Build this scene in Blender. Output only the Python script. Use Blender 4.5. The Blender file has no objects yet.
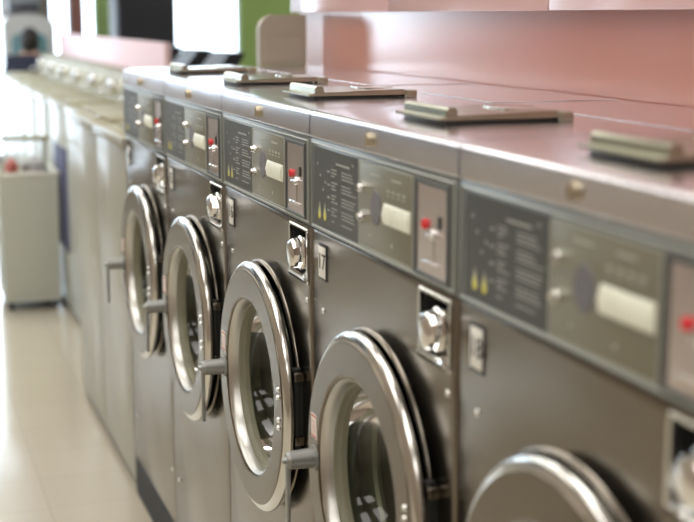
import bpy, bmesh, math, random
from mathutils import Vector, Matrix
random.seed(7)
sc = bpy.context.scene
C = sc.collection
PI = math.pi

# ------------------------------------------------------------------ materials
def mat(name, col, rough=0.5, metal=0.0, spec=0.5, coat=0.0, emis=None, estr=0.0, noise=None, bump=None, trans=0.0, ior=1.45):
    m = bpy.data.materials.new(name); m.use_nodes = True
    nt = m.node_tree; b = nt.nodes['Principled BSDF']
    b.inputs['Base Color'].default_value = (*col, 1)
    b.inputs['Roughness'].default_value = rough
    b.inputs['Metallic'].default_value = metal
    b.inputs['Specular IOR Level'].default_value = spec
    b.inputs['Coat Weight'].default_value = coat
    b.inputs['IOR'].default_value = ior
    b.inputs['Transmission Weight'].default_value = trans
    if emis:
        b.inputs['Emission Color'].default_value = (*emis, 1); b.inputs['Emission Strength'].default_value = estr
    if noise or bump:
        tc = nt.nodes.new('ShaderNodeTexCoord'); mp = nt.nodes.new('ShaderNodeMapping')
        nt.links.new(tc.outputs['Object'], mp.inputs['Vector'])
        n = nt.nodes.new('ShaderNodeTexNoise'); nt.links.new(mp.outputs['Vector'], n.inputs['Vector'])
        sc_, amt, stretch = noise or bump
        n.inputs['Scale'].default_value = sc_; n.inputs['Detail'].default_value = 4
        mp.inputs['Scale'].default_value = stretch
        if noise:
            mr = nt.nodes.new('ShaderNodeMapRange')
            nt.links.new(n.outputs['Fac'], mr.inputs['Value'])
            mr.inputs['To Min'].default_value = max(0.02, rough - amt); mr.inputs['To Max'].default_value = rough + amt
            nt.links.new(mr.outputs['Result'], b.inputs['Roughness'])
        if bump:
            bp = nt.nodes.new('ShaderNodeBump'); bp.inputs['Strength'].default_value = amt
            bp.inputs['Distance'].default_value = 0.002
            nt.links.new(n.outputs['Fac'], bp.inputs['Height']); nt.links.new(bp.outputs['Normal'], b.inputs['Normal'])
    return m

M = {}
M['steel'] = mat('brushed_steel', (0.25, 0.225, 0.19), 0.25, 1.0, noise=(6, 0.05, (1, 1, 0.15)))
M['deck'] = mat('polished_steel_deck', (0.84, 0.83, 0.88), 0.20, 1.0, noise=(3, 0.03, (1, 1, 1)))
_nt = M['deck'].node_tree; _n = _nt.nodes.new('ShaderNodeTexNoise'); _n.inputs['Scale'].default_value = 4.5; _n.inputs['Detail'].default_value = 1.0
_tc = _nt.nodes.new('ShaderNodeTexCoord'); _nt.links.new(_tc.outputs['Object'], _n.inputs['Vector'])
_b = _nt.nodes.new('ShaderNodeBump'); _b.inputs['Strength'].default_value = 0.35; _b.inputs['Distance'].default_value = 0.004
_nt.links.new(_n.outputs['Fac'], _b.inputs['Height']); _nt.links.new(_b.outputs['Normal'], _nt.nodes['Principled BSDF'].inputs['Normal'])
M['ring'] = mat('door_ring_steel', (0.21, 0.185, 0.15), 0.27, 1.0)
M['rim'] = mat('polished_rim_steel', (0.75, 0.76, 0.74), 0.16, 1.0)
M['flange'] = mat('satin_flange_steel', (0.60, 0.60, 0.57), 0.32, 1.0)
M['chrome'] = mat('chrome', (0.88, 0.88, 0.87), 0.06, 1.0)
M['drum'] = mat('drum_steel', (0.42, 0.41, 0.32), 0.45, 0.5)
M['seal'] = mat('khaki_glass_seal', (0.24, 0.235, 0.165), 0.35)
M['gasket'] = mat('grey_olive_gasket', (0.16, 0.16, 0.115), 0.4)
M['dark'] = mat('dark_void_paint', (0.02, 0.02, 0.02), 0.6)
M['rubber'] = mat('black_rubber', (0.025, 0.026, 0.024), 0.45)
M['frame'] = mat('panel_frame_grey', (0.23, 0.25, 0.24), 0.32, 0.55)
M['frame_dark'] = mat('panel_recess_grey', (0.10, 0.11, 0.105), 0.4, 0.3)
M['trimline'] = mat('panel_trim_light', (0.52, 0.55, 0.52), 0.3, 0.6)
M['graphic'] = mat('graphic_plate_dark_grey', (0.085, 0.093, 0.09), 0.35, 0.3)
M['khaki'] = mat('program_plate_khaki', (0.25, 0.245, 0.185), 0.38, 0.35)
M['coin'] = mat('coin_plate_steel', (0.70, 0.64, 0.64), 0.22, 0.9)
M['print'] = mat('pale_print', (0.38, 0.40, 0.38), 0.5)
M['printk'] = mat('pale_print_on_khaki', (0.47, 0.47, 0.40), 0.5)
M['yellow'] = mat('yellow_ink', (0.72, 0.68, 0.10), 0.5)
M['dial'] = mat('dial_grey', (0.17, 0.17, 0.19), 0.35)
M['switch'] = mat('rocker_switch_ivory', (0.90, 0.93, 0.80), 0.35)
M['red'] = mat('red_plastic', (0.75, 0.03, 0.04), 0.25)
M['plate'] = mat('number_plate_white', (0.88, 0.88, 0.82), 0.4)
M['ink'] = mat('black_ink', (0.03, 0.03, 0.03), 0.5)
M['lid'] = mat('dispenser_khaki_metal', (0.44, 0.44, 0.35), 0.2, 0.85)
M['sticker'] = mat('sticker_white', (0.90, 0.86, 0.82), 0.5)
M['stickred'] = mat('sticker_red', (0.65, 0.16, 0.13), 0.5)
M['handle'] = mat('cast_grey_handle', (0.34, 0.35, 0.34), 0.38, 0.8)
M['brass'] = mat('worn_brass', (0.52, 0.46, 0.34), 0.35, 0.9)
M['grille'] = mat('kick_grille_dark', (0.045, 0.045, 0.045), 0.55)
M['white'] = mat('white_enamel', (0.42, 0.42, 0.36), 0.28, 0.0, 0.5, 0.0)
M['lowwall'] = mat('pale_pink_laminate', (0.70, 0.50, 0.52), 0.45)
M['beige'] = mat('beige_enamel', (0.36, 0.33, 0.21), 0.5)
M['consolebeige'] = mat('console_beige', (0.27, 0.235, 0.135), 0.4)
M['taupe'] = mat('taupe_painted_metal', (0.36, 0.33, 0.26), 0.45)
M['salmon'] = mat('salmon_gloss_paint', (0.50, 0.18, 0.125), 0.28, 0, 1.0, 1.0)
M['salmon'].node_tree.nodes['Principled BSDF'].inputs['Coat IOR'].default_value = 2.3
M['salmon'].node_tree.nodes['Principled BSDF'].inputs['Coat Roughness'].default_value = 0.16
M['pink'] = mat('pink_panel_laminate', (0.68, 0.43, 0.42), 0.22, 0, 0.9, 0.6)
M['pink'].node_tree.nodes['Principled BSDF'].inputs['Coat IOR'].default_value = 2.4
M['pink'].node_tree.nodes['Principled BSDF'].inputs['Coat Roughness'].default_value = 0.12
M['green'] = mat('green_paint', (0.36, 0.50, 0.17), 0.6)
M['wallpaint'] = mat('tan_wall_paint', (0.34, 0.28, 0.22), 0.6)
M['ceiling'] = mat('ceiling_paint', (0.72, 0.71, 0.68), 0.8)
M['brown'] = mat('brown_pillar', (0.36, 0.16, 0.13), 0.5)
M['black'] = mat('black_panel', (0.018, 0.018, 0.025), 0.35)
M['teal'] = mat('teal_panel', (0.13, 0.27, 0.30), 0.4)
M['navy'] = mat('navy_panel', (0.06, 0.06, 0.13), 0.5)
M['offwhite'] = mat('off_white_plastic', (0.80, 0.80, 0.72), 0.5)
M['olive'] = mat('olive_rail', (0.30, 0.28, 0.15), 0.45)
M['alu'] = mat('window_aluminium', (0.70, 0.72, 0.74), 0.35, 0.6)
M['skin'] = mat('skin', (0.50, 0.30, 0.22), 0.5)
M['hair'] = mat('dark_hair', (0.015, 0.011, 0.010), 0.5)
M['shirt'] = mat('dark_navy_shirt', (0.015, 0.017, 0.035), 0.8)
M['trousers'] = mat('dark_trousers', (0.03, 0.03, 0.04), 0.8)
M['greybox'] = mat('grey_unit', (0.24, 0.25, 0.28), 0.4)
M['cloth_red'] = mat('red_laundry', (0.40, 0.12, 0.10), 0.9)
M['cloth_grey'] = mat('grey_laundry', (0.35, 0.34, 0.33), 0.9)
M['fill_light'] = mat('fill_light_diffuser', (0.9, 0.9, 0.9), 0.5, emis=(1.0, 0.97, 0.92), estr=4.2)  # glow of the added ceiling fill panels

def glass_mat(name, tint, rough=0.0):
    m = bpy.data.materials.new(name); m.use_nodes = True
    nt = m.node_tree; nt.nodes.clear()
    o = nt.nodes.new('ShaderNodeOutputMaterial'); mx = nt.nodes.new('ShaderNodeMixShader')
    t = nt.nodes.new('ShaderNodeBsdfTransparent'); g = nt.nodes.new('ShaderNodeBsdfGlossy')
    f = nt.nodes.new('ShaderNodeFresnel'); f.inputs['IOR'].default_value = 1.5
    t.inputs['Color'].default_value = (*tint, 1); g.inputs['Roughness'].default_value = rough
    g.inputs['Color'].default_value = (0.9, 0.9, 0.9, 1)
    nt.links.new(f.outputs[0], mx.inputs[0]); nt.links.new(t.outputs[0], mx.inputs[1]); nt.links.new(g.outputs[0], mx.inputs[2])
    nt.links.new(mx.outputs[0], o.inputs[0])
    return m
M['glass'] = glass_mat('door_glass', (0.62, 0.66, 0.60), 0.03)
M['pane'] = glass_mat('window_glass', (0.95, 0.97, 0.97), 0.0)

def floor_mat():
    m = bpy.data.materials.new('glossy_beige_tiles'); m.use_nodes = True
    nt = m.node_tree; b = nt.nodes['Principled BSDF']
    tc = nt.nodes.new('ShaderNodeTexCoord'); br = nt.nodes.new('ShaderNodeTexBrick')
    nt.links.new(tc.outputs['Object'], br.inputs['Vector'])
    br.offset = 0; br.inputs['Scale'].default_value = 1.0
    br.inputs['Brick Width'].default_value = 0.305; br.inputs['Row Height'].default_value = 0.305
    br.inputs['Mortar Size'].default_value = 0.002
    br.inputs['Color1'].default_value = (0.60, 0.54, 0.43, 1); br.inputs['Color2'].default_value = (0.585, 0.53, 0.42, 1)
    br.inputs['Mortar'].default_value = (0.48, 0.44, 0.36, 1)
    n = nt.nodes.new('ShaderNodeTexNoise'); n.inputs['Scale'].default_value = 2.5; nt.links.new(tc.outputs['Object'], n.inputs['Vector'])
    mr = nt.nodes.new('ShaderNodeMapRange'); mr.inputs['To Min'].default_value = 0.10; mr.inputs['To Max'].default_value = 0.24
    nt.links.new(n.outputs['Fac'], mr.inputs['Value']); nt.links.new(mr.outputs['Result'], b.inputs['Roughness'])
    nt.links.new(br.outputs['Color'], b.inputs['Base Color'])
    b.inputs['Coat Weight'].default_value = 0.4; b.inputs['Coat Roughness'].default_value = 0.12
    return m
M['floor'] = floor_mat()

# ------------------------------------------------------------------ mesh helpers
def box(bm, x0, x1, y0, y1, z0, z1, bev=0.0, seg=2):
    t = bmesh.new()
    v = [t.verts.new((x, y, z)) for x in (x0, x1) for y in (y0, y1) for z in (z0, z1)]
    for f in ((0,1,3,2), (4,6,7,5), (0,4,5,1), (2,3,7,6), (0,2,6,4), (1,5,7,3)):
        t.faces.new([v[i] for i in f])
    if bev > 0:
        bmesh.ops.bevel(t, geom=t.edges[:], offset=bev, segments=seg, affect='EDGES', profile=0.5)
    merge(bm, t)

def merge(bm, t):
    me = bpy.data.meshes.new('t'); t.normal_update(); t.to_mesh(me); t.free(); bm.from_mesh(me); bpy.data.meshes.remove(me)

def cyl(bm, a, b, r, r2=None, seg=24, caps=True):
    a = Vector(a); b = Vector(b); d = b - a
    t = bmesh.new()
    bmesh.ops.create_cone(t, cap_ends=caps, segments=seg, radius1=r, radius2=r if r2 is None else r2, depth=d.length)
    q = d.to_track_quat('Z', 'Y').to_matrix().to_4x4()
    bmesh.ops.transform(t, matrix=Matrix.Translation((a + b) / 2) @ q, verts=t.verts)
    merge(bm, t)

def lathe_x(bm, prof, cy, cz, seg=96, closed=False):
    """profile of (x, radius) turned about the axis parallel to X through (cy, cz)"""
    t = bmesh.new(); rings = []
    for x, r in prof:
        if r < 1e-6: rings.append([t.verts.new((x, cy, cz))]); continue
        rings.append([t.verts.new((x, cy + r * math.cos(2*PI*k/seg), cz + r * math.sin(2*PI*k/seg))) for k in range(seg)])
    n = len(rings)
    for i in range(n if closed else n - 1):
        a, b = rings[i], rings[(i+1) % n]
        for k in range(seg):
            k2 = (k+1) % seg
            if len(a) == 1: t.faces.new((a[0], b[k], b[k2]))
            elif len(b) == 1: t.faces.new((a[k], a[k2], b[0]))
            else: t.faces.new((a[k], a[k2], b[k2], b[k]))
    bmesh.ops.recalc_face_normals(t, faces=t.faces[:])
    merge(bm, t)

def extrude_y(bm, prof, y0, y1):
    """closed (x, z) profile extruded along Y"""
    t = bmesh.new()
    A = [t.verts.new((x, y0, z)) for x, z in prof]; B = [t.verts.new((x, y1, z)) for x, z in prof]
    n = len(prof)
    t.faces.new(A); t.faces.new(B[::-1])
    for i in range(n): t.faces.new((A[i], B[i], B[(i+1) % n], A[(i+1) % n]))
    bmesh.ops.recalc_face_normals(t, faces=t.faces[:])
    merge(bm, t)

def extrude_x(bm, prof, x0, x1):
    t = bmesh.new()
    A = [t.verts.new((x0, y, z)) for y, z in prof]; B = [t.verts.new((x1, y, z)) for y, z in prof]
    n = len(prof)
    t.faces.new(A); t.faces.new(B[::-1])
    for i in range(n): t.faces.new((A[i], B[i], B[(i+1) % n], A[(i+1) % n]))
    bmesh.ops.recalc_face_normals(t, faces=t.faces[:])
    merge(bm, t)

def obj(name, bm, m, parent=None, smooth=False, **tags):
    me = bpy.data.meshes.new(name)
    bm.normal_update(); bm.to_mesh(me); bm.free()
    me.materials.append(m)
    if smooth:
        for p in me.polygons: p.use_smooth = True
        try: me.set_sharp_from_angle(angle=math.radians(smooth if smooth is not True else 35))
        except Exception: pass
    o = bpy.data.objects.new(name, me); C.objects.link(o)
    if parent: o.parent = parent
    for k, v in tags.items(): o[k] = v
    return o

def B(): return bmesh.new()

def boxobj(name, m, dims, parent=None, bev=0.0, **tags):
    bm = B(); box(bm, *dims, bev); return obj(name, bm, m, parent, smooth=bev > 0 and 35, **tags)

def thing(name, label, cat, loc=(0,0,0), rz=0, group=None):
    o = bpy.data.objects.new(name, None); C.objects.link(o)
    o.location = loc; o.rotation_euler = (0, 0, rz); o['label'] = label; o['category'] = cat
    if group: o['group'] = group
    o.empty_display_size = 0.1
    return o

def tag(o, label, cat, group=None):
    o['label'] = label; o['category'] = cat
    if group: o['group'] = group
    return o

def struct(name, m, dims, bev=0.0, parent=None):
    o = boxobj(name, m, dims, parent, bev)
    if not parent: o['kind'] = 'structure'
    return o

def dup(root, loc, label=None):
    r = root.copy(); C.objects.link(r); r.location = loc
    if label: r['label'] = label
    for ch in list(root.children):
        c = ch.copy(); C.objects.link(c); c.parent = r
        for g in list(ch.children):
            d = g.copy(); C.objects.link(d); d.parent = c
    return r

def text_mesh(body, size, m, name, parent, loc, rot, depth=0.0006):
    cu = bpy.data.curves.new('t', 'FONT'); cu.body = body; cu.size = size; cu.extrude = depth
    cu.align_x = 'CENTER'; cu.align_y = 'CENTER'
    to = bpy.data.objects.new('t', cu); C.objects.link(to)
    dg = bpy.context.evaluated_depsgraph_get()
    me = bpy.data.meshes.new_from_object(to.evaluated_get(dg))
    bpy.data.objects.remove(to); bpy.data.curves.remove(cu)
    me.transform(Matrix.LocRotScale(Vector(loc), rot, Vector((1, 1, 1))))
    me.materials.clear(); me.materials.append(m)
    o = bpy.data.objects.new(name, me); C.objects.link(o); o.parent = parent
    return o

# ------------------------------------------------------------------ the washing machine
W = 0.672; G = 0.0015
HW = W/2
yl = lambda u: HW - u          # u = distance from the machine's far edge
DY, DZ, DR = HW - 0.354, 0.855, 0.272
BY = HW - 0.325                 # bezel centre

def make_washer():
    t = thing('washing_machine', 'x', 'washing machine', group='front-loading washing machines in the row')
    # body with the drum opening and lock pocket cut out
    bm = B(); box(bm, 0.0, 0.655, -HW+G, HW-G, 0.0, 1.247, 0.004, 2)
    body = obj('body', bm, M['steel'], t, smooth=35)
    c1 = B(); cyl(c1, (-0.1, BY, DZ), (0.42, BY, DZ), 0.235, seg=96)
    co1 = obj('c', c1, M['dark'])
    c2 = B(); box(c2, -0.1, 0.05, yl(0.640), yl(0.532), 1.137, 1.234)
    co2 = obj('c', c2, M['dark'])
    for co in (co1, co2):
        md = body.modifiers.new('b', 'BOOLEAN'); md.object = co; md.operation = 'DIFFERENCE'; md.solver = 'EXACT'
    dg = bpy.context.evaluated_depsgraph_get()
    me = bpy.data.meshes.new_from_object(body.evaluated_get(dg))
    body.modifiers.clear(); body.data = me; me.name = 'body'
    while len(me.materials) > 1: me.materials.pop()
    for co in (co1, co2): bpy.data.objects.remove(co)
    for p in me.polygons: p.use_smooth = True
    me.set_sharp_from_angle(angle=math.radians(35))
    # drum
    bm = B(); lathe_x(bm, [(0.045, 0.232), (0.050, 0.215), (0.058, 0.190), (0.064, 0.176), (0.072, 0.172), (0.080, 0.174), (0.084, 0.185), (0.10, 0.222), (0.15, 0.224), (0.152, 0.221), (0.158, 0.221), (0.16, 0.224), (0.24, 0.224), (0.242, 0.221), (0.248, 0.221), (0.25, 0.224), (0.40, 0.224), (0.40, 0.06), (0.39, 0.0)], BY, DZ)
    obj('drum', bm, M['drum'], t, smooth=40)
    bm = B(); lathe_x(bm, [(0.004, 0.233), (0.004, 0.215), (0.012, 0.20), (0.03, 0.196), (0.045, 0.20), (0.045, 0.233)], BY, DZ, closed=True)
    obj('door_gasket', bm, M['gasket'], t, smooth=40)
    # bezel pressed around the opening
    bm = B(); lathe_x(bm, [(0.002, 0.270), (-0.003, 0.268), (-0.006, 0.264), (-0.003, 0.260), (0.0, 0.256), (0.0, 0.236), (0.006, 0.233), (0.006, 0.270)], BY, DZ, closed=True)
    obj('door_bezel', bm, M['steel'], t, smooth=50)
    # top cover
    prof = [(0.02, 1.420), (-0.0035, 1.420), (-0.005, 1.4225), (-0.005, 1.4605)]
    for k in range(1, 9):
        a = PI/2 * k/8
        prof.append((0.0065 - 0.0115*math.cos(a), 1.4605 + 0.0085*math.sin(a)))
    prof[-1] = (0.0065, 1.4705)
    prof[-1] = (0.0065, 1.4690)
    prof += [(0.010, 1.4695), (0.018, 1.4702), (0.035, 1.4712), (0.060, 1.4722), (0.090, 1.4731), (0.13, 1.4736), (0.18, 1.4737), (0.655, 1.4735), (0.655, 1.43), (0.02, 1.43)]
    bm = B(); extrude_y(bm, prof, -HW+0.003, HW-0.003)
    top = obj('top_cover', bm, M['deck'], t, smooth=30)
    bm = B(); box(bm, 0.37, 0.652, -HW+0.004, yl(0.31), 1.4735, 1.4750, 0.0005, 1)
    obj('rear_cover_plate', bm, M['deck'], top, smooth=30)
    # cover lock
    bm = B()
    t2 = bmesh.new(); bmesh.ops.create_cone(t2, cap_ends=True, segments=24, radius1=0.0125, radius2=0.0105, depth=0.008)
    bmesh.ops.transform(t2, matrix=Matrix.Translation((-0.009, yl(0.322), 1.4425)) @ Matrix.Rotation(-PI/2, 4, 'Y') @ Matrix.Diagonal((1, 0.7, 1, 1)), verts=t2.verts)
    merge(bm, t2); box(bm, -0.0140, -0.0125, yl(0.322)-0.0012, yl(0.322)+0.0012, 1.436, 1.449)
    obj('cover_lock', bm, M['brass'], t, smooth=35, label='small oval brass lock')
    # soap dispenser
    d = boxobj('soap_dispenser', M['rubber'], (0.075, 0.262, yl(0.440), yl(0.267), 1.4725, 1.4795), t, 0.001)
    bm = B(); extrude_y(bm, [(0.062, 1.4800), (0.062, 1.4835), (0.085, 1.487), (0.268, 1.4915), (0.271, 1.489), (0.271, 1.4800)], yl(0.446), yl(0.260))
    obj('dispenser_lid', bm, M['lid'], d, smooth=30)
    pr = [(0.076, 1.4835), (0.077, 1.4960), (0.081, 1.5000), (0.090, 1.5000), (0.095, 1.4965), (0.096, 1.4865)]
    bm = B(); extrude_y(bm, pr, yl(0.442), yl(0.266))
    obj('lid_grip', bm, M['lid'], d, smooth=30)
    for ua, ub in ((0.444, 0.405), (0.304, 0.265)):
        bm = B(); box(bm, 0.2715, 0.300, yl(ua), yl(ub), 1.474, 1.489, 0.002)
        obj('lid_hinge', bm, M['lid'], d, smooth=30)
    bm = B(); box(bm, 0.20, 0.262, yl(0.39), yl(0.31), 1.4893, 1.4925, 0.001)
    obj('lid_plate', bm, M['rim'], d, smooth=30)
    # control panel
    p = boxobj('control_panel', M['frame'], (-0.004, 0.03, -HW+G, HW-G, 1.250, 1.4185), t, 0.003)
    bm = B()
    def rect_ring(bm, u0, u1, z0, z1, w, x0, x1):
        box(bm, x0, x1, yl(u1), yl(u0), z1-w, z1, w*0.3, 1); box(bm, x0, x1, yl(u1), yl(u0), z0, z0+w, w*0.3, 1)
        box(bm, x0, x1, yl(u0+w), yl(u0), z0+w, z1-w); box(bm, x0, x1, yl(u1), yl(u1-w), z0+w, z1-w)
    rect_ring(bm, 0.010, 0.660, 1.256, 1.412, 0.0022, -0.0058, -0.004)
    obj('panel_trim', bm, M['trimline'], p)
    obj_g = boxobj('instruction_plate', M['graphic'], (-0.0052, -0.004, yl(0.268), yl(0.026), 1.262, 1.405), p)
    # printed instruction lines (the photo shows lines too small to read)
    rnd = random.Random(3)
    bm = B()
    def dash(u, z, w, h=0.0020): box(bm, -0.0056, -0.0051, yl(u+w), yl(u), z-h/2, z+h/2)
    dash(0.150, 1.384, 0.070, 0.0036)
    z = 1.372
    for row in range(17):
        if row % 4 != 3:
            dash(0.180, z, 0.045 + 0.03*rnd.random()); dash(0.125, z, 0.015 + 0.022*rnd.random())
        if row % 4 == 1: dash(0.103, z, 0.012, 0.003)
        z -= 0.0058
    for u, zz in ((0.045, 1.375), (0.060, 1.355), (0.075, 1.33), (0.088, 1.345), (0.105, 1.32), (0.235, 1.39)):
        dash(u, zz, 0.006, 0.0045)
    obj('instruction_print', bm, M['print'], p)
    # two drop marks
    for u in (0.058, 0.088):
        for nm, mm, zz, s, x in (('drop_mark', M['print'], 1.285, 0.016, -0.00545), ('drop_mark', M['yellow'], 1.2815, 0.0118, -0.0058)):
            pr = [(yl(u) + s*0.55*math.cos(a), zz + s*0.6*math.sin(a)) for a in [PI + PI*k/10 for k in range(11)]] + [(yl(u) + s*0.16, zz + s*0.9), (yl(u), zz + s*1.35), (yl(u) - s*0.16, zz + s*0.9)]
            bm = B(); extrude_x(bm, pr, x, -0.0051)
            obj(nm, bm, mm, p)
    # program plate
    boxobj('program_plate', M['khaki'], (-0.0060, -0.004, yl(0.505), yl(0.270), 1.263, 1.402), p, 0.0012)
    bm = B(); rect_ring(bm, 0.268, 0.507, 1.2612, 1.404, 0.0015, -0.0063, -0.004)
    obj('program_plate_edge', bm, M['printk'], p)
    bm = B()
    for u, zz, w, h in ((0.325, 1.387, 0.045, 0.003), (0.420, 1.387, 0.040, 0.003), (0.40, 1.368, 0.012, 0.004), (0.422, 1.368, 0.012, 0.004), (0.444, 1.368, 0.012, 0.004), (0.466, 1.368, 0.012, 0.004),
                     (0.40, 1.361, 0.010, 0.0018), (0.422, 1.361, 0.010, 0.0018), (0.444, 1.361, 0.010, 0.0018), (0.466, 1.361, 0.010, 0.0018), (0.32, 1.285, 0.008, 0.003), (0.42, 1.283, 0.006, 0.006)):
        box(bm, -0.0066, -0.0058, yl(u+w), yl(u), zz-h/2, zz+h/2)
    obj('program_print', bm, M['printk'], p)
    for zz in (1.361, 1.313):
        bm = B(); cyl(bm, (-0.004, yl(0.292), zz), (-0.011, yl(0.292), zz), 0.0105, 0.0095); cyl(bm, (-0.011, yl(0.292), zz), (-0.017, yl(0.292), zz), 0.007, 0.006)
        obj('key_lock', bm, M['chrome'], p, smooth=35)
    bm = B(); cyl(bm, (-0.006, 0, 0), (-0.0075, 0, 0), 0.029, 0.028, 48)
    bmesh.ops.transform(bm, matrix=Matrix.Translation((0, yl(0.352), 1.334)) @ Matrix.Diagonal((1, 0.80, 1, 1)), verts=bm.verts)
    obj('program_dial', bm, M['dial'], p, smooth=35)
    bm = B()
    box(bm, -0.008, -0.005, yl(0.500), yl(0.389), 1.3135, 1.3475, 0.001)
    for k in range(4):
        u0 = 0.391 + k*0.027
        extr = [(-0.007, 1.3155), (-0.010, 1.3165), (-0.0125, 1.330), (-0.009, 1.3445), (-0.007, 1.3455)]
        extrude_y(bm, extr, yl(u0+0.0255), yl(u0))
    obj('rocker_switches', bm, M['switch'], p, smooth=35, label='ivory rocker switches')
    # coin plate
    bm = B(); rect_ring(bm, 0.514, 0.642, 1.2585, 1.404, 0.007, -0.0066, -0.004)
    obj('coin_plate_frame', bm, M['frame_dark'], p)
    boxobj('coin_plate', M['coin'], (-0.0048, -0.0035, yl(0.635), yl(0.521), 1.2655, 1.397), p)
    bm = B(); cyl(bm, (-0.004, yl(0.557), 1.339), (-0.010, yl(0.557), 1.339), 0.008, 0.007)
    obj('red_button', bm, M['red'], p, smooth=35)
    bm = B()
    cyl(bm, (-0.004, yl(0.585), 1.326), (-0.010, yl(0.585), 1.326), 0.0085, 0.0075); box(bm, -0.013, -0.008, yl(0.598), yl(0.572), 1.3235, 1.3280, 0.001)
    box(bm, -0.006, -0.004, yl(0.587), yl(0.584), 1.285, 1.322)
    box(bm, -0.007, -0.004, yl(0.612), yl(0.540), 1.281, 1.285, 0.0008)
    obj('coin_slide', bm, M['chrome'], p, smooth=35)
    boxobj('coin_slot', M['dark'], (-0.0062, -0.0045, yl(0.614), yl(0.603), 1.338, 1.356), p)
    # number plate
    n = boxobj('number_plate', M['ink'], (-0.0012, 0.001, yl(0.082), yl(0.036), 1.158, 1.226), t, 0.0005)
    boxobj('number_plate_face', M['plate'], (-0.0022, -0.0010, yl(0.078), yl(0.040), 1.163, 1.221), n, 0.0004)
    # lock pocket
    k = None
    bm = B()
    rect_ring(bm, 0.526, 0.646, 1.131, 1.240, 0.007, -0.0035, 0.002)
    k = obj('lock_pocket', bm, M['rim'], t, smooth=35)
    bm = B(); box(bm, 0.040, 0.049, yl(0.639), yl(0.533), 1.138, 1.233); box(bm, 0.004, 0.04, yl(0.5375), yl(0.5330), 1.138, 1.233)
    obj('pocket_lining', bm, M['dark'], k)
    bm = B(); extrude_y(bm, [(-0.006, 1.134), (-0.008, 1.140), (0.040, 1.166), (0.040, 1.138), (0.0, 1.134)], yl(0.638), yl(0.534))
    obj('pocket_sill', bm, M['chrome'], k, smooth=30)
    bm = B()
    lathe_x(bm, [(0.04, 0.0), (0.04, 0.030), (0.012, 0.031), (0.008, 0.034), (0.000, 0.034), (-0.003, 0.030), (-0.014, 0.029), (-0.020, 0.026), (-0.023, 0.020), (-0.024, 0.0)], yl(0.590), 1.186, 12)
    obj('lock_knob', bm, M['chrome'], k, smooth=25, label='chrome lock knob')
    bm = B(); cyl(bm, (0.02, yl(0.625), 1.215), (-0.004, yl(0.625), 1.215), 0.008); box(bm, -0.002, 0.03, yl(0.618), yl(0.60), 1.208, 1.221, 0.003)
    obj('lock_latch', bm, M['chrome'], k, smooth=35)
    # screws
    for u, zz in ((0.062, 1.100), (0.634, 1.100), (0.062, 0.30), (0.634, 0.30)):
        bm = B(); cyl(bm, (0.0, yl(u), zz), (-0.0025, yl(u), zz), 0.0062, 0.0045, 16)
        obj('screw', bm, M['rim'], t, smooth=35)
    # door
    bm = B()
    lathe_x(bm, [(-0.021, 0.262), (-0.022, 0.2695), (-0.0265, 0.2705), (-0.0285, 0.2702), (-0.032, 0.268), (-0.0345, 0.2645), (-0.0365, 0.260), (-0.038, 0.2545), (-0.0385, 0.2525), (-0.036, 0.2515), (-0.030, 0.258), (-0.023, 0.260)], DY, DZ, 128, closed=True)
    d = obj('door', bm, M['rim'], t, smooth=40, label='door with polished outer rim')
    bm = B()
    lathe_x(bm, [(-0.0380, 0.2535), (-0.0398, 0.2525), (-0.0405, 0.2505), (-0.0405, 0.2495), (-0.0405, 0.1985), (-0.0405, 0.197), (-0.0398, 0.1935), (-0.038, 0.191), (-0.034, 0.190), (-0.032, 0.192), (-0.032, 0.252)], DY, DZ, 128, closed=True)
    obj('door_ring', bm, M['ring'], d, smooth=40)
    bm = B()
    lathe_x(bm, [(-0.0370, 0.1895), (-0.032, 0.1845), (-0.025, 0.1820), (-0.014, 0.1805), (-0.012, 0.184), (-0.020, 0.186), (-0.033, 0.192)], DY, DZ, 128, closed=True)
    obj('inner_flange', bm, M['flange'], d, smooth=40)
    bm = B(); lathe_x(bm, [(-0.015, 0.1805), (-0.013, 0.1775), (-0.004, 0.1765), (-0.002, 0.1745), (0.010, 0.1735), (0.012, 0.180), (-0.012, 0.184)], DY, DZ, 96, closed=True)
    obj('glass_seal', bm, M['seal'], d, smooth=40)
    bm = B()
    lathe_x(bm, [(-0.002, 0.1745), (0.004, 0.175), (0.050, 0.160), (0.095, 0.125), (0.112, 0.075), (0.117, 0.0)], DY, DZ, 96)
    obj('door_glass', bm, M['glass'], d, smooth=60)
    bm = B(); lathe_x(bm, [(-0.022, 0.259), (-0.010, 0.245), (-0.010, 0.19), (0.010, 0.182), (0.004, 0.1805), (-0.028, 0.19), (-0.028, 0.255)], DY, DZ, 96, closed=True)
    obj('door_backing', bm, M['rubber'], d, smooth=40)
    d.location.x = -0.004
    # handle
    hy, hz = DY + 0.212, 0.846
    bm = B()
    cyl(bm, (-0.0400, hy, hz), (-0.045, hy, hz), 0.024, seg=32); cyl(bm, (-0.0445, hy, hz), (-0.090, hy, hz), 0.0185, 0.0165, seg=32)
    cyl(bm, (-0.090, hy, hz), (-0.095, hy, hz), 0.0155, 0.013, seg=32); cyl(bm, (-0.095, hy, hz), (-0.102, hy, hz), 0.007, 0.005, seg=16)
    obj('door_handle', bm, M['handle'], d, smooth=35)
    bm = B(); box(bm, -0.096, -0.088, hy-0.007, hy+0.007, hz-0.128, hz-0.004, 0.003)
    obj('handle_lever', bm, M['handle'], d, smooth=35)
    # sticker
    s = boxobj('warning_sticker', M['sticker'], (-0.0417, -0.0402, DY+0.198, DY+0.228, 0.884, 0.928), d)
    bm = B()
    for z in (0.8855, 0.923): box(bm, -0.0420, -0.0412, DY+0.199, DY+0.227, z, z+0.0035)
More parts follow.
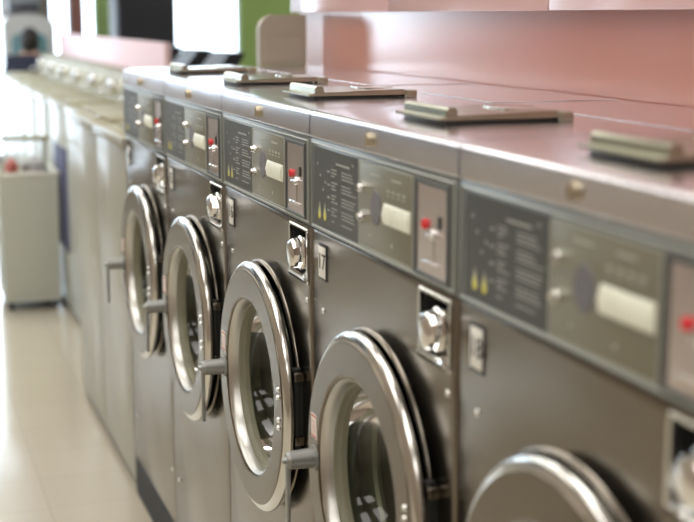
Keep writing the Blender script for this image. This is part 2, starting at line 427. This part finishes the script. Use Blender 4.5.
    for z in (0.896, 0.902, 0.908, 0.914): box(bm, -0.0419, -0.0412, DY+0.202, DY+0.224, z, z+0.0012)
    obj('sticker_print', bm, M['stickred'], d)
    for zz in (0.911, 0.894, 0.848, 0.831):
        bm = B(); cyl(bm, (-0.0402, DY-0.228, zz), (-0.0445, DY-0.228, zz), 0.006, 0.0045, 12)
        obj('hinge_bolt', bm, M['rim'], d, smooth=35)
    # hinge between door and body
    bm = B()
    box(bm, -0.014, 0.003, DY-0.250, DY-0.226, 0.800, 0.945, 0.003)
    cyl(bm, (-0.012, DY-0.243, 0.79), (-0.012, DY-0.243, 0.955), 0.009)
    h = obj('hinge', bm, M['rubber'], t, smooth=35)
    for z0 in (0.80, 0.932):
        boxobj('hinge_leaf', M['steel'], (-0.0205, -0.001, DY-0.262, DY-0.230, z0, z0+0.018), h, 0.002)
    # kick grille
    bm = B(); box(bm, -0.002, 0.003, yl(0.655), yl(0.018), 0.010, 0.138, 0.001)
    g = obj('kick_grille', bm, M['grille'], t)
    bm = B()
    for q in range(8): box(bm, -0.0045, -0.001, yl(0.650), yl(0.024), 0.020+q*0.0145, 0.0245+q*0.0145)
    obj('grille_slats', bm, M['grille'], g)
    return t

w0 = make_washer()
Y0 = 1.632 - W + HW   # machine nearest the camera
labels = ['closest steel front-loading washer, blurred, its door cut by the bottom of the frame',
          'steel front-loading washer with the number plate 17 beside its door lock neighbour',
          'steel front-loading washer in sharp focus, third counting from the camera',
          'steel front-loading washer between the sharp third machine and the row end',
          'farthest steel front-loading washer, beside the white top-loaders with grille at its foot']
labels[1] = 'steel front-loading washer whose number plate reads 17, second from the camera'
nums = ['18', '17', '16', '15', '14']
washers = []
for i in range(5):
    o = w0 if i == 0 else dup(w0, (0, 0, 0))
    o.location = (0, Y0 + i*W, 0); o['label'] = labels[i]
    washers.append(o)
    sd = [c for c in o.children if c.name.startswith('soap_dispenser')][0]
    sd.location.y = (0.055, 0.0, -0.012, -0.105, -0.105)[i]
rotT = Matrix(((0, 0, -1), (-1, 0, 0), (0, 1, 0))).to_quaternion()
for i, o in enumerate(washers):
    npl = [c for c in o.children if c.name.startswith('number_plate')][0]
    text_mesh(nums[i], 0.042, M['ink'], 'numeral', npl, (-0.0024, yl(0.059), 1.192), rotT)

# ------------------------------------------------------------------ top-loading washers beyond
def make_toploader(w=0.70, top=1.17, D=0.62):
    t = thing('top_loading_washer', 'x', 'washing machine')
    boxobj('body', M['white'], (0.0, D-0.02, -w/2+0.004, w/2-0.004, 0.035, top-0.03), t, 0.006)
    boxobj('kick_base', M['rubber'], (0.015, D-0.03, -w/2+0.01, w/2-0.01, 0.0, 0.036), t)
    boxobj('work_top', M['beige'], (0.012, D, -w/2+0.002, w/2-0.002, top-0.03, top), t, 0.005)
    boxobj('top_edge', M['white'], (-0.012, 0.012, -w/2+0.001, w/2-0.001, top-0.032, top+0.003), t, 0.005)
    l = boxobj('lid', M['beige'], (0.07, D-0.21, -w/2+0.07, w/2-0.07, top, top+0.014), t, 0.006)
    boxobj('lid_grip', M['white'], (0.052, 0.07, -0.05, 0.05, top, top+0.010), l, 0.003)
    bm = B(); extrude_y(bm, [(D-0.17, top), (D-0.13, top+0.15), (D-0.10, top+0.165), (D, top+0.165), (D, top)], -w/2+0.01, w/2-0.01)
    c = obj('console', bm, M['consolebeige'], t, smooth=30)
    bm = B(); box(bm, D-0.185, D-0.10, 0.06, 0.15, top+0.03, top+0.12, 0.012); box(bm, D-0.24, D-0.17, 0.075, 0.135, top+0.045, top+0.06, 0.004)
    obj('coin_slide', bm, M['chrome'], c, smooth=35)
    bm = B(); cyl(bm, (D-0.13, -0.12, top+0.09), (D-0.165, -0.12, top+0.08), 0.032, 0.028)
    obj('cycle_knob', bm, M['offwhite'], c, smooth=35)
    return t

tl = make_toploader(0.640, 1.235, 0.60)
tl.location = (0, 4.336+0.320, 0); tl['label'] = 'white and beige top-loading washer directly beside the farthest steel front-loader'
tl['group'] = 'white and beige top-loading washers at the end of the row'
t2 = dup(tl, (0, 4.336+0.960, 0), 'white and beige top-loading washer standing just in front of where the row steps back')
tb = make_toploader(0.72, 1.165, 0.49)
ords = ['first', 'second', 'third', 'fourth', 'fifth', 'sixth', 'seventh', 'eighth']
for i in range(8):
    o = tb if i == 0 else dup(tb, (0, 0, 0))
    o.location = (0.16, 5.64 + 0.36 + 0.72*i, 0)
    o['group'] = 'beige-topped washers in the stepped-back run'
    o['label'] = ('blurred beige-topped white washer, %s of the stepped-back run counting away from the camera' % ords[i]) if i < 7 else 'blurred beige-topped white washer at the far end of the run, in front of the person'

n_ = [o for o in C.objects if o.get('label', '').startswith('blurred beige-topped white washer, third')][0]
o = boxobj('front_panel', M['navy'], (-0.006, 0.001, -0.33, 0.20, 0.36, 0.93), n_, 0.002); o['label'] = 'navy blue front panel'
n_['label'] = 'blurred beige-topped white washer with a navy blue front panel, behind the laundry cart'
# ------------------------------------------------------------------ room
def S(name, m, dims, **k): return struct(name, m, dims, **k)
XL, XR, YN, YF, ZC = -3.4, 6.2, -2.6, 13.0, 3.05
bm = B(); box(bm, XL-0.15, XR+0.15, YN-0.15, YF+0.2, -0.1, 0.0)
o = obj('floor', bm, M['floor']); o['kind'] = 'structure'
S('ceiling', M['ceiling'], (XL-0.15, XR+0.15, YN-0.15, YF+0.2, ZC, ZC+0.1))
LW = [(7.4, 8.9), (9.0, 10.6), (10.7, 12.97)]
S('wall_left', M['wallpaint'], (XL-0.15, XL, YN-0.15, LW[0][0], 0, ZC))
S('wall_left_sill', M['wallpaint'], (XL-0.15, XL, LW[0][0], YF+0.2, 0, 1.0))
S('wall_left_head', M['wallpaint'], (XL-0.15, XL, LW[0][0], YF+0.2, 2.9, ZC))
for q, (a0, a1) in enumerate(((8.9, 9.0), (10.6, 10.7), (12.97, YF+0.2))):
    S('wall_left_pier_%d' % (q+1), M['wallpaint'], (XL-0.15, XL, a0, a1, 1.0, 2.9))
for q, (a0, a1) in enumerate(LW):
    r = thing('window_%d' % (q+8), 'x', 'x', (XL-0.08, (a0+a1)/2, 1.0)); del r['label']; del r['category']; r['kind'] = 'structure'
    hw = (a1-a0)/2; h = 1.9; fw = 0.03
    bm = B(); box(bm, 0, 0.05, -hw, hw, 0, fw); box(bm, 0, 0.05, -hw, hw, h-fw, h); box(bm, 0, 0.05, -hw, -hw+fw, fw, h-fw); box(bm, 0, 0.05, hw-fw, hw, fw, h-fw)
    obj('window_frame', bm, M['alu'], r)
    bm = B(); box(bm, 0.022, 0.028, -hw+fw, hw-fw, fw, h-fw); obj('window_pane', bm, M['pane'], r)
S('wall_right', M['green'], (XR, XR+0.15, YN-0.15, YF+0.2, 0, ZC))
S('wall_near', M['wallpaint'], (XL, XR, YN-0.15, YN, 0, ZC))
S('wall_salmon', M['salmon'], (0.665, 0.78, YN, 4.50, 0, ZC))
# panels above the machines
ys = [YN+0.01, -1.26, -0.30, 0.66, 1.62, 2.575, 3.535, 4.495]
for i in range(7):
    o = S('trim_%d' % (i+1), M['pink'], (0.628, 0.6645, ys[i]+0.0035, ys[i+1]-0.0035, 1.652, ZC-0.002), bev=0.002)
# low pink wall behind the beige washers
S('wall_low', M['lowwall'], (0.665, 0.70, 6.9, 11.3, 0, 1.50), bev=0.004)
# far wall with windows: (x0, x1, kind)
segs = [(XL, -3.35, 'wallpaint'), (-3.35, -2.5, 'win'), (-2.5, -2.25, 'win'), (-2.25, -0.80, 'wallpaint'), (-0.80, -0.46, 'win'), (-0.46, -0.36, 'wallpaint'), (-0.36, 0.36, 'win'),
        (0.36, 0.80, 'wallpaint'), (0.80, 1.0, 'win'), (1.0, 1.12, 'brown'), (1.12, 1.25, 'win'), (1.25, 1.40, 'green'), (1.40, 2.70, 'win'), (2.70, XR, 'green')]
wn = 0; wi = 0
for x0, x1, k in segs:
    wi += 1
    if k == 'win':
        z0, z1 = (1.2, 2.85) if x0 < -3 else (1.75, 2.85) if x0 < -2 else (0.30, 2.85)
        S('wall_far_%d' % wi, M['wallpaint'], (x0, x1, YF, YF+0.2, 0, z0))
        wi += 1
        S('wall_far_%d' % wi, M['wallpaint'], (x0, x1, YF, YF+0.2, z1, ZC))
        wn += 1
        r = thing('window_%d' % wn, 'x', 'x', (0, 0, 0)); del r['label']; del r['category']; r['kind'] = 'structure'
        r.location = ((x0+x1)/2, YF+0.08, z0); hw = (x1-x0)/2; h = z1-z0; fw = 0.018
        bm = B(); box(bm, -hw, hw, 0, 0.05, 0, fw); box(bm, -hw, hw, 0, 0.05, h-fw, h); box(bm, -hw, -hw+fw, 0, 0.05, fw, h-fw); box(bm, hw-fw, hw, 0, 0.05, fw, h-fw)
        obj('window_frame', bm, M['alu'], r)
        bm = B(); box(bm, -hw+fw, hw-fw, 0.022, 0.028, fw, h-fw); obj('window_pane', bm, M['pane'], r)
    else:
        S('wall_far_%d' % wi, M[k], (x0, x1, YF, YF+0.2, 0, ZC))
# unseen glowing ceiling panels, added to brighten the room
filln = 0
pos = [(x, y) for y in (-1.4, 0.6, 2.6, 4.6, 6.6, 8.6, 10.6) for x in (-2.2, -0.5, 3.2)]
fill0 = None
for x, y in pos:
    if fill0 is None:
        fill0 = thing('ceiling_fill_light', 'x', 'ceiling light')
        bm = B(); box(bm, -0.59, 0.59, -0.61, 0.61, -0.03, -0.001); obj('fill_light_housing', bm, M['alu'], fill0)
        bm = B(); box(bm, -0.56, 0.56, -0.58, 0.58, -0.036, -0.028); obj('fill_light_diffuser', bm, M['fill_light'], fill0)
        L = fill0
    else: L = dup(fill0, (0, 0, 0))
    L.location = (x, y, ZC)
    L['group'] = 'added fill lights above the room'
    L['label'] = 'rectangular fill light added above the laundry room to brighten it, out of the frame'

# ------------------------------------------------------------------ things behind
# taupe box at the end of the salmon wall
r = thing('side_cabinet', 'taupe metal box with a rounded shoulder standing at the end of the salmon wall', 'box', (0, 0, 1.475))
prof = []
for k in range(9):
    a = PI/2*k/8; prof.append((0.515 - 0.055*math.cos(a), 0.115 + 0.055*math.sin(a)))
prof += [(0.625, 0.170), (0.625, 0.0), (0.460, 0.0)]
t_ = bmesh.new(); A_ = [t_.verts.new((x, 4.30, z)) for x, z in prof]; B_ = [t_.verts.new((x, 4.345, z)) for x, z in prof]
t_.faces.new(A_); t_.faces.new(B_[::-1])
for i in range(len(prof)): t_.faces.new((A_[i], B_[i], B_[(i+1) % len(prof)], A_[(i+1) % len(prof)]))
bmesh.ops.recalc_face_normals(t_, faces=t_.faces[:])
bm = B(); merge(bm, t_); obj('casing', bm, M['taupe'], r, smooth=30)
bm = B(); box(bm, 0.475, 0.61, 4.296, 4.3005, 0.012, 0.10, 0.0015); obj('front_plate', bm, M['taupe'], r)

# back row of washers with black wedge consoles
def make_backwasher():
    t = thing('back_row_washer', 'x', 'washing machine', group='white washers with black wedge consoles')
    boxobj('body', M['white'], (-0.30, 0.30, -0.24, 0.24, 0.0, 1.24), t, 0.008)
    boxobj('lid', M['white'], (-0.25, 0.1, -0.2, 0.2, 1.24, 1.252), t, 0.004)
    bm = B(); extrude_y(bm, [(-0.30, 1.2405), (-0.16, 1.2405), (-0.06, 1.42), (-0.16, 1.42)], -0.22, 0.22)
    obj('console', bm, M['black'], t)
    return t
bw = make_backwasher()
for i, (x, y, lab) in enumerate(((1.40, 7.98, 'white washer with a black wedge console, nearest to the green wall'),
                            (1.40, 8.82, 'white washer with a black wedge console, between the other two'),
                            (1.40, 9.72, 'white washer with a black wedge console, next to the tall dark cabinet'))):
    o = bw if i == 0 else dup(bw, (0, 0, 0))
    o.location = (x, y, 0); o['label'] = lab

# tall dark cabinet
r = thing('tall_cabinet', 'tall black cabinet standing before the bright shop windows', 'cabinet', (1.575, 12.35, 0))
boxobj('casing', M['black'], (-0.27, 0.27, -0.25, 0.25, 0.05, 2.02), r, 0.01)
boxobj('plinth', M['rubber'], (-0.25, 0.25, -0.23, 0.23, 0.0, 0.055), r)
bm = B(); box(bm, -0.255, 0.255, -0.262, -0.25, 0.08, 1.99, 0.003); obj('door', bm, M['black'], r)
bm = B(); box(bm, 0.19, 0.205, -0.285, -0.26, 1.0, 1.25, 0.004); obj('door_grip', bm, M['alu'], r)

# white arch-topped booth with teal panel
r = thing('arched_booth', 'white arch-topped booth with a teal panel behind the person', 'booth', (0.545, 12.66, 0))
def arch(hw, zt, rad, n=16):
    pts = [(-hw, 0.0)]
    for k in range(n+1):
        a = PI - PI*k/n; pts.append((hw*math.cos(a), zt - rad + rad*math.sin(a)))
    pts.append((hw, 0.0)); return pts
def arch_bm(prof, y0, y1):
    t = bmesh.new(); A = [t.verts.new((x, y0, z)) for x, z in prof]; Bv = [t.verts.new((x, y1, z)) for x, z in prof]
    t.faces.new(A); t.faces.new(Bv[::-1])
    for i in range(len(prof)): t.faces.new((A[i], Bv[i], Bv[(i+1) % len(prof)], A[(i+1) % len(prof)]))
    bmesh.ops.recalc_face_normals(t, faces=t.faces[:]); bm = B(); merge(bm, t); return bm
obj('booth_shell', arch_bm(arch(0.235, 1.66, 0.10), -0.18, 0.18), M['alu'], r, smooth=30)
obj('teal_panel', arch_bm(arch(0.16, 1.50, 0.08), -0.195, -0.17), M['teal'], r, smooth=30)
o = thing('wall_unit', 'grey box unit mounted high above the arch-topped booth', 'wall unit', (0.535, 12.99, 1.675))
boxobj('casing', M['greybox'], (-0.15, 0.15, -0.30, 0.0, 0.0, 0.26), o, 0.015)
boxobj('vent', M['black'], (-0.13, 0.13, -0.308, -0.29, 0.02, 0.07), o)

# laundry cart with a hanging rail
r = thing('laundry_cart', 'off-white laundry cart with uprights and an olive rail, in the aisle', 'cart', (-0.02, 7.62, 0))
bm = B()
t_ = bmesh.new()
hw0, hw1, d = 0.150, 0.160, 0.24
vs = [t_.verts.new(v) for v in ((-hw0, -d, 0.05), (hw0, -d, 0.05), (hw0, d, 0.05), (-hw0, d, 0.05), (-hw1, -d-0.01, 0.77), (hw1, -d-0.01, 0.77), (hw1, d+0.01, 0.77), (-hw1, d+0.01, 0.77))]
for f in ((0,3,2,1), (0,1,5,4), (1,2,6,5), (2,3,7,6), (3,0,4,7)): t_.faces.new([vs[i] for i in f])
bmesh.ops.solidify(t_, geom=t_.faces[:], thickness=0.008)
merge(bm, t_); obj('bin', bm, M['offwhite'], r, smooth=30)
bm = B()
for (a, b) in (((-0.165, -0.255), (0.165, -0.235)), ((-0.165, 0.235), (0.165, 0.255)), ((-0.17, -0.255), (-0.150, 0.255)), ((0.150, -0.255), (0.17, 0.255))):
    box(bm, a[0], b[0], a[1], b[1], 0.76, 0.785, 0.006)
obj('bin_rim', bm, M['offwhite'], r, smooth=30)
for sx in (-1, 1):
    bm = B(); cyl(bm, (sx*0.135, 0.20, 0.12), (sx*0.135, 0.20, 0.93), 0.014); obj('upright', bm, M['white'], r, smooth=35)
bm = B(); cyl(bm, (-0.30, 0.20, 0.935), (0.165, 0.20, 0.935), 0.014); obj('top_rail', bm, M['olive'], r, smooth=35)
for sx in (-1, 1):
    for sy in (-1, 1):
        bm = B(); cyl(bm, (sx*0.12-0.012, sy*0.2, 0.022), (sx*0.12+0.012, sy*0.2, 0.022), 0.022); box(bm, sx*0.12-0.018, sx*0.12+0.018, sy*0.2-0.012, sy*0.2+0.012, 0.030, 0.051, 0.002)
        obj('caster', bm, M['rubber'], r, smooth=35)
def cloth(name, label, loc, s, m):
    bm = B(); bmesh.ops.create_icosphere(bm, subdivisions=3, radius=1)
    rr = random.Random(hash(name) % 99 if False else int(s[0]*1000))
    for v in bm.verts:
        n = 1 + 0.18*math.sin(5*v.co.x + 3*v.co.y) + 0.12*math.sin(7*v.co.z + 4*v.co.y)
        v.co = Vector((v.co.x*s[0]*n, v.co.y*s[1]*n, v.co.z*s[2]*n))
    o = obj(name, bm, m, smooth=60); o.location = loc
    return tag(o, label, 'laundry')
cloth('laundry_bundle', 'red bundle of laundry lying in the off-white cart', (-0.10, 7.50, 0.80), (0.035, 0.10, 0.045), M['cloth_red'])
cloth('laundry_bundle', 'grey bundle of laundry heaped in the off-white cart', (0.03, 7.56, 0.79), (0.06, 0.13, 0.05), M['cloth_grey'])

# ------------------------------------------------------------------ person beyond the row
def skin_mesh(name, verts, edges, radii, m, parent=None, root=0, sub=2):
    me = bpy.data.meshes.new(name); me.from_pydata(verts, edges, [])
    o = bpy.data.objects.new(name, me); C.objects.link(o)
    o.modifiers.new('s', 'SKIN'); 
    for i, rv in enumerate(radii):
        me.skin_vertices[0].data[i].radius = rv if isinstance(rv, tuple) else (rv, rv)
        me.skin_vertices[0].data[i].use_root = (i == root)
    md = o.modifiers.new('ss', 'SUBSURF'); md.levels = sub; md.render_levels = sub
    dg = bpy.context.evaluated_depsgraph_get()
    nm = bpy.data.meshes.new_from_object(o.evaluated_get(dg))
    o.modifiers.clear(); o.data = nm; nm.name = name
    nm.materials.clear(); nm.materials.append(m)
    for p in nm.polygons: p.use_smooth = True
    if parent: o.parent = parent
    return o
pr = thing('person', 'dark-haired person in a dark shirt standing beyond the far end of the beige washers', 'person', (0.475, 11.80, 0), 0.25)
sc_p = 0.93
def P(*v): return tuple(c*sc_p for c in v)
V = [P(0,0,0.92), P(0,0,1.08), P(0,0.01,1.24), P(0,0.01,1.36), P(0,0.0,1.43), P(0,-0.015,1.50),
     P(-0.09,0,0.86), P(-0.10,-0.01,0.48), P(-0.10,0.02,0.09), P(-0.10,-0.13,0.035),
     P(0.09,0,0.86), P(0.10,-0.01,0.48), P(0.10,0.02,0.09), P(0.10,-0.13,0.035),
     P(-0.17,0.01,1.34), P(-0.23,0.0,1.08), P(-0.22,-0.16,0.93), P(-0.20,-0.24,0.90),
     P(0.17,0.01,1.34), P(0.23,0.0,1.08), P(0.22,-0.16,0.93), P(0.20,-0.24,0.90)]
V.append(P(0, 0.005, 1.405))
E_ = [(0,1),(1,2),(2,3),(3,4),(4,5),(0,6),(6,7),(7,8),(8,9),(0,10),(10,11),(11,12),(12,13),(3,14),(14,15),(15,16),(16,17),(3,18),(18,19),(19,20),(20,21)]
R_ = [(0.15,0.11),(0.13,0.10),(0.15,0.11),(0.13,0.09),0.055,0.05,0.09,0.062,0.045,0.035,0.09,0.062,0.045,0.035,0.065,0.05,0.038,0.03,0.065,0.05,0.038,0.03,0.062]
body = skin_mesh('body', V[:22], E_, R_[:22], M['skin'], pr)
# clothing follows the same skeleton a little larger
top_i = [0,1,2,3,14,15,16,18,19,20,22]
def sub(ids, grow, name, m):
    mp = {a: k for k, a in enumerate(ids)}
    ed = [(mp[a], mp[b]) for a, b in E_ + [(3, 22)] if a in mp and b in mp]
    rr = [tuple(x+grow for x in R_[i]) if isinstance(R_[i], tuple) else R_[i]+grow for i in ids]
    return skin_mesh(name, [V[i] for i in ids], ed, rr, m, pr)
sub(top_i, 0.014, 'shirt', M['shirt'])
sub([0,6,7,8,10,11,12], 0.014, 'trousers', M['trousers'])
# head, face, hair
bm = B(); bmesh.ops.create_uvsphere(bm, u_segments=32, v_segments=24, radius=1)
HZ = 1.415
for v in bm.verts:
    c = v.co.copy(); w = 0.072*(1 - 0.22*max(0, -c.z)); v.co = Vector((c.x*w, c.y*0.092 - 0.015, c.z*0.112 + HZ))
cyl(bm, (0, 0, HZ-0.17), (0, -0.005, HZ-0.06), 0.048, 0.045, 20)
t_ = bmesh.new(); bmesh.ops.create_cone(t_, cap_ends=True, segments=12, radius1=0.016, radius2=0.006, depth=0.045)
bmesh.ops.transform(t_, matrix=Matrix.Translation((0, -0.112, HZ-0.012)) @ Matrix.Rotation(0.5, 4, 'X'), verts=t_.verts); merge(bm, t_)
for sx in (-1, 1):
    t_ = bmesh.new(); bmesh.ops.create_uvsphere(t_, u_segments=12, v_segments=8, radius=1)
    bmesh.ops.transform(t_, matrix=Matrix.Translation((sx*0.073, -0.005, HZ-0.01)) @ Matrix.Diagonal((0.010, 0.018, 0.030, 1)), verts=t_.verts); merge(bm, t_)
hd = obj('head', bm, M['skin'], pr, smooth=60)
bm = B()
for sx in (-1, 1):
    t_ = bmesh.new(); bmesh.ops.create_uvsphere(t_, u_segments=10, v_segments=8, radius=0.011)
    bmesh.ops.transform(t_, matrix=Matrix.Translation((sx*0.028, -0.096, HZ+0.010)), verts=t_.verts); merge(bm, t_)
obj('eyes', bm, M['ink'], hd, smooth=60)
bm = B(); box(bm, -0.022, 0.022, -0.106, -0.094, HZ-0.056, HZ-0.048, 0.003); obj('mouth', bm, M['stickred'], hd)
bm = B(); bmesh.ops.create_uvsphere(bm, u_segments=32, v_segments=24, radius=1)
kill = []
for v in bm.verts:
    c = v.co.copy(); v.co = Vector((c.x*0.084, c.y*0.104 - 0.006, c.z*0.124 + HZ + 0.008))
    if c.y < -0.25 and c.z < 0.35: kill.append(v)
bmesh.ops.delete(bm, geom=kill, context='VERTS')
obj('hair', bm, M['hair'], pr, smooth=60, label='short dark hair')
pr.rotation_euler = (0, 0, PI*0.85)

# ------------------------------------------------------------------ world, camera
wd = bpy.data.worlds.new('World'); sc.world = wd; wd.use_nodes = True
bg = wd.node_tree.nodes['Background']; bg.inputs['Color'].default_value = (0.78, 0.88, 1.0, 1); bg.inputs['Strength'].default_value = 7.5

f_px = 1300.0; dxp, dyp = 467.0, 245.0
tilt = math.atan(dyp/f_px); yaw = math.atan(dxp*math.cos(tilt)/f_px)
cam = bpy.data.cameras.new('Camera'); co = bpy.data.objects.new('Camera', cam); C.objects.link(co)
cam.sensor_fit = 'HORIZONTAL'; cam.sensor_width = 36.0; cam.lens = 36.0*f_px/694.0
co.location = (-0.745, 0.0, 1.64)
co.rotation_euler = (PI/2 - tilt, 0, -yaw)
cam.clip_start = 0.05
cam.dof.use_dof = True; cam.dof.focus_distance = 2.7; cam.dof.aperture_fstop = 2.8
sc.camera = co
sc.view_settings.view_transform = 'Standard'; sc.view_settings.look = 'None'; sc.view_settings.gamma = 1
sc.view_settings.use_curve_mapping = False
sc.view_settings.exposure = -0.08
sc.cycles.max_bounces = 10; sc.cycles.glossy_bounces = 6
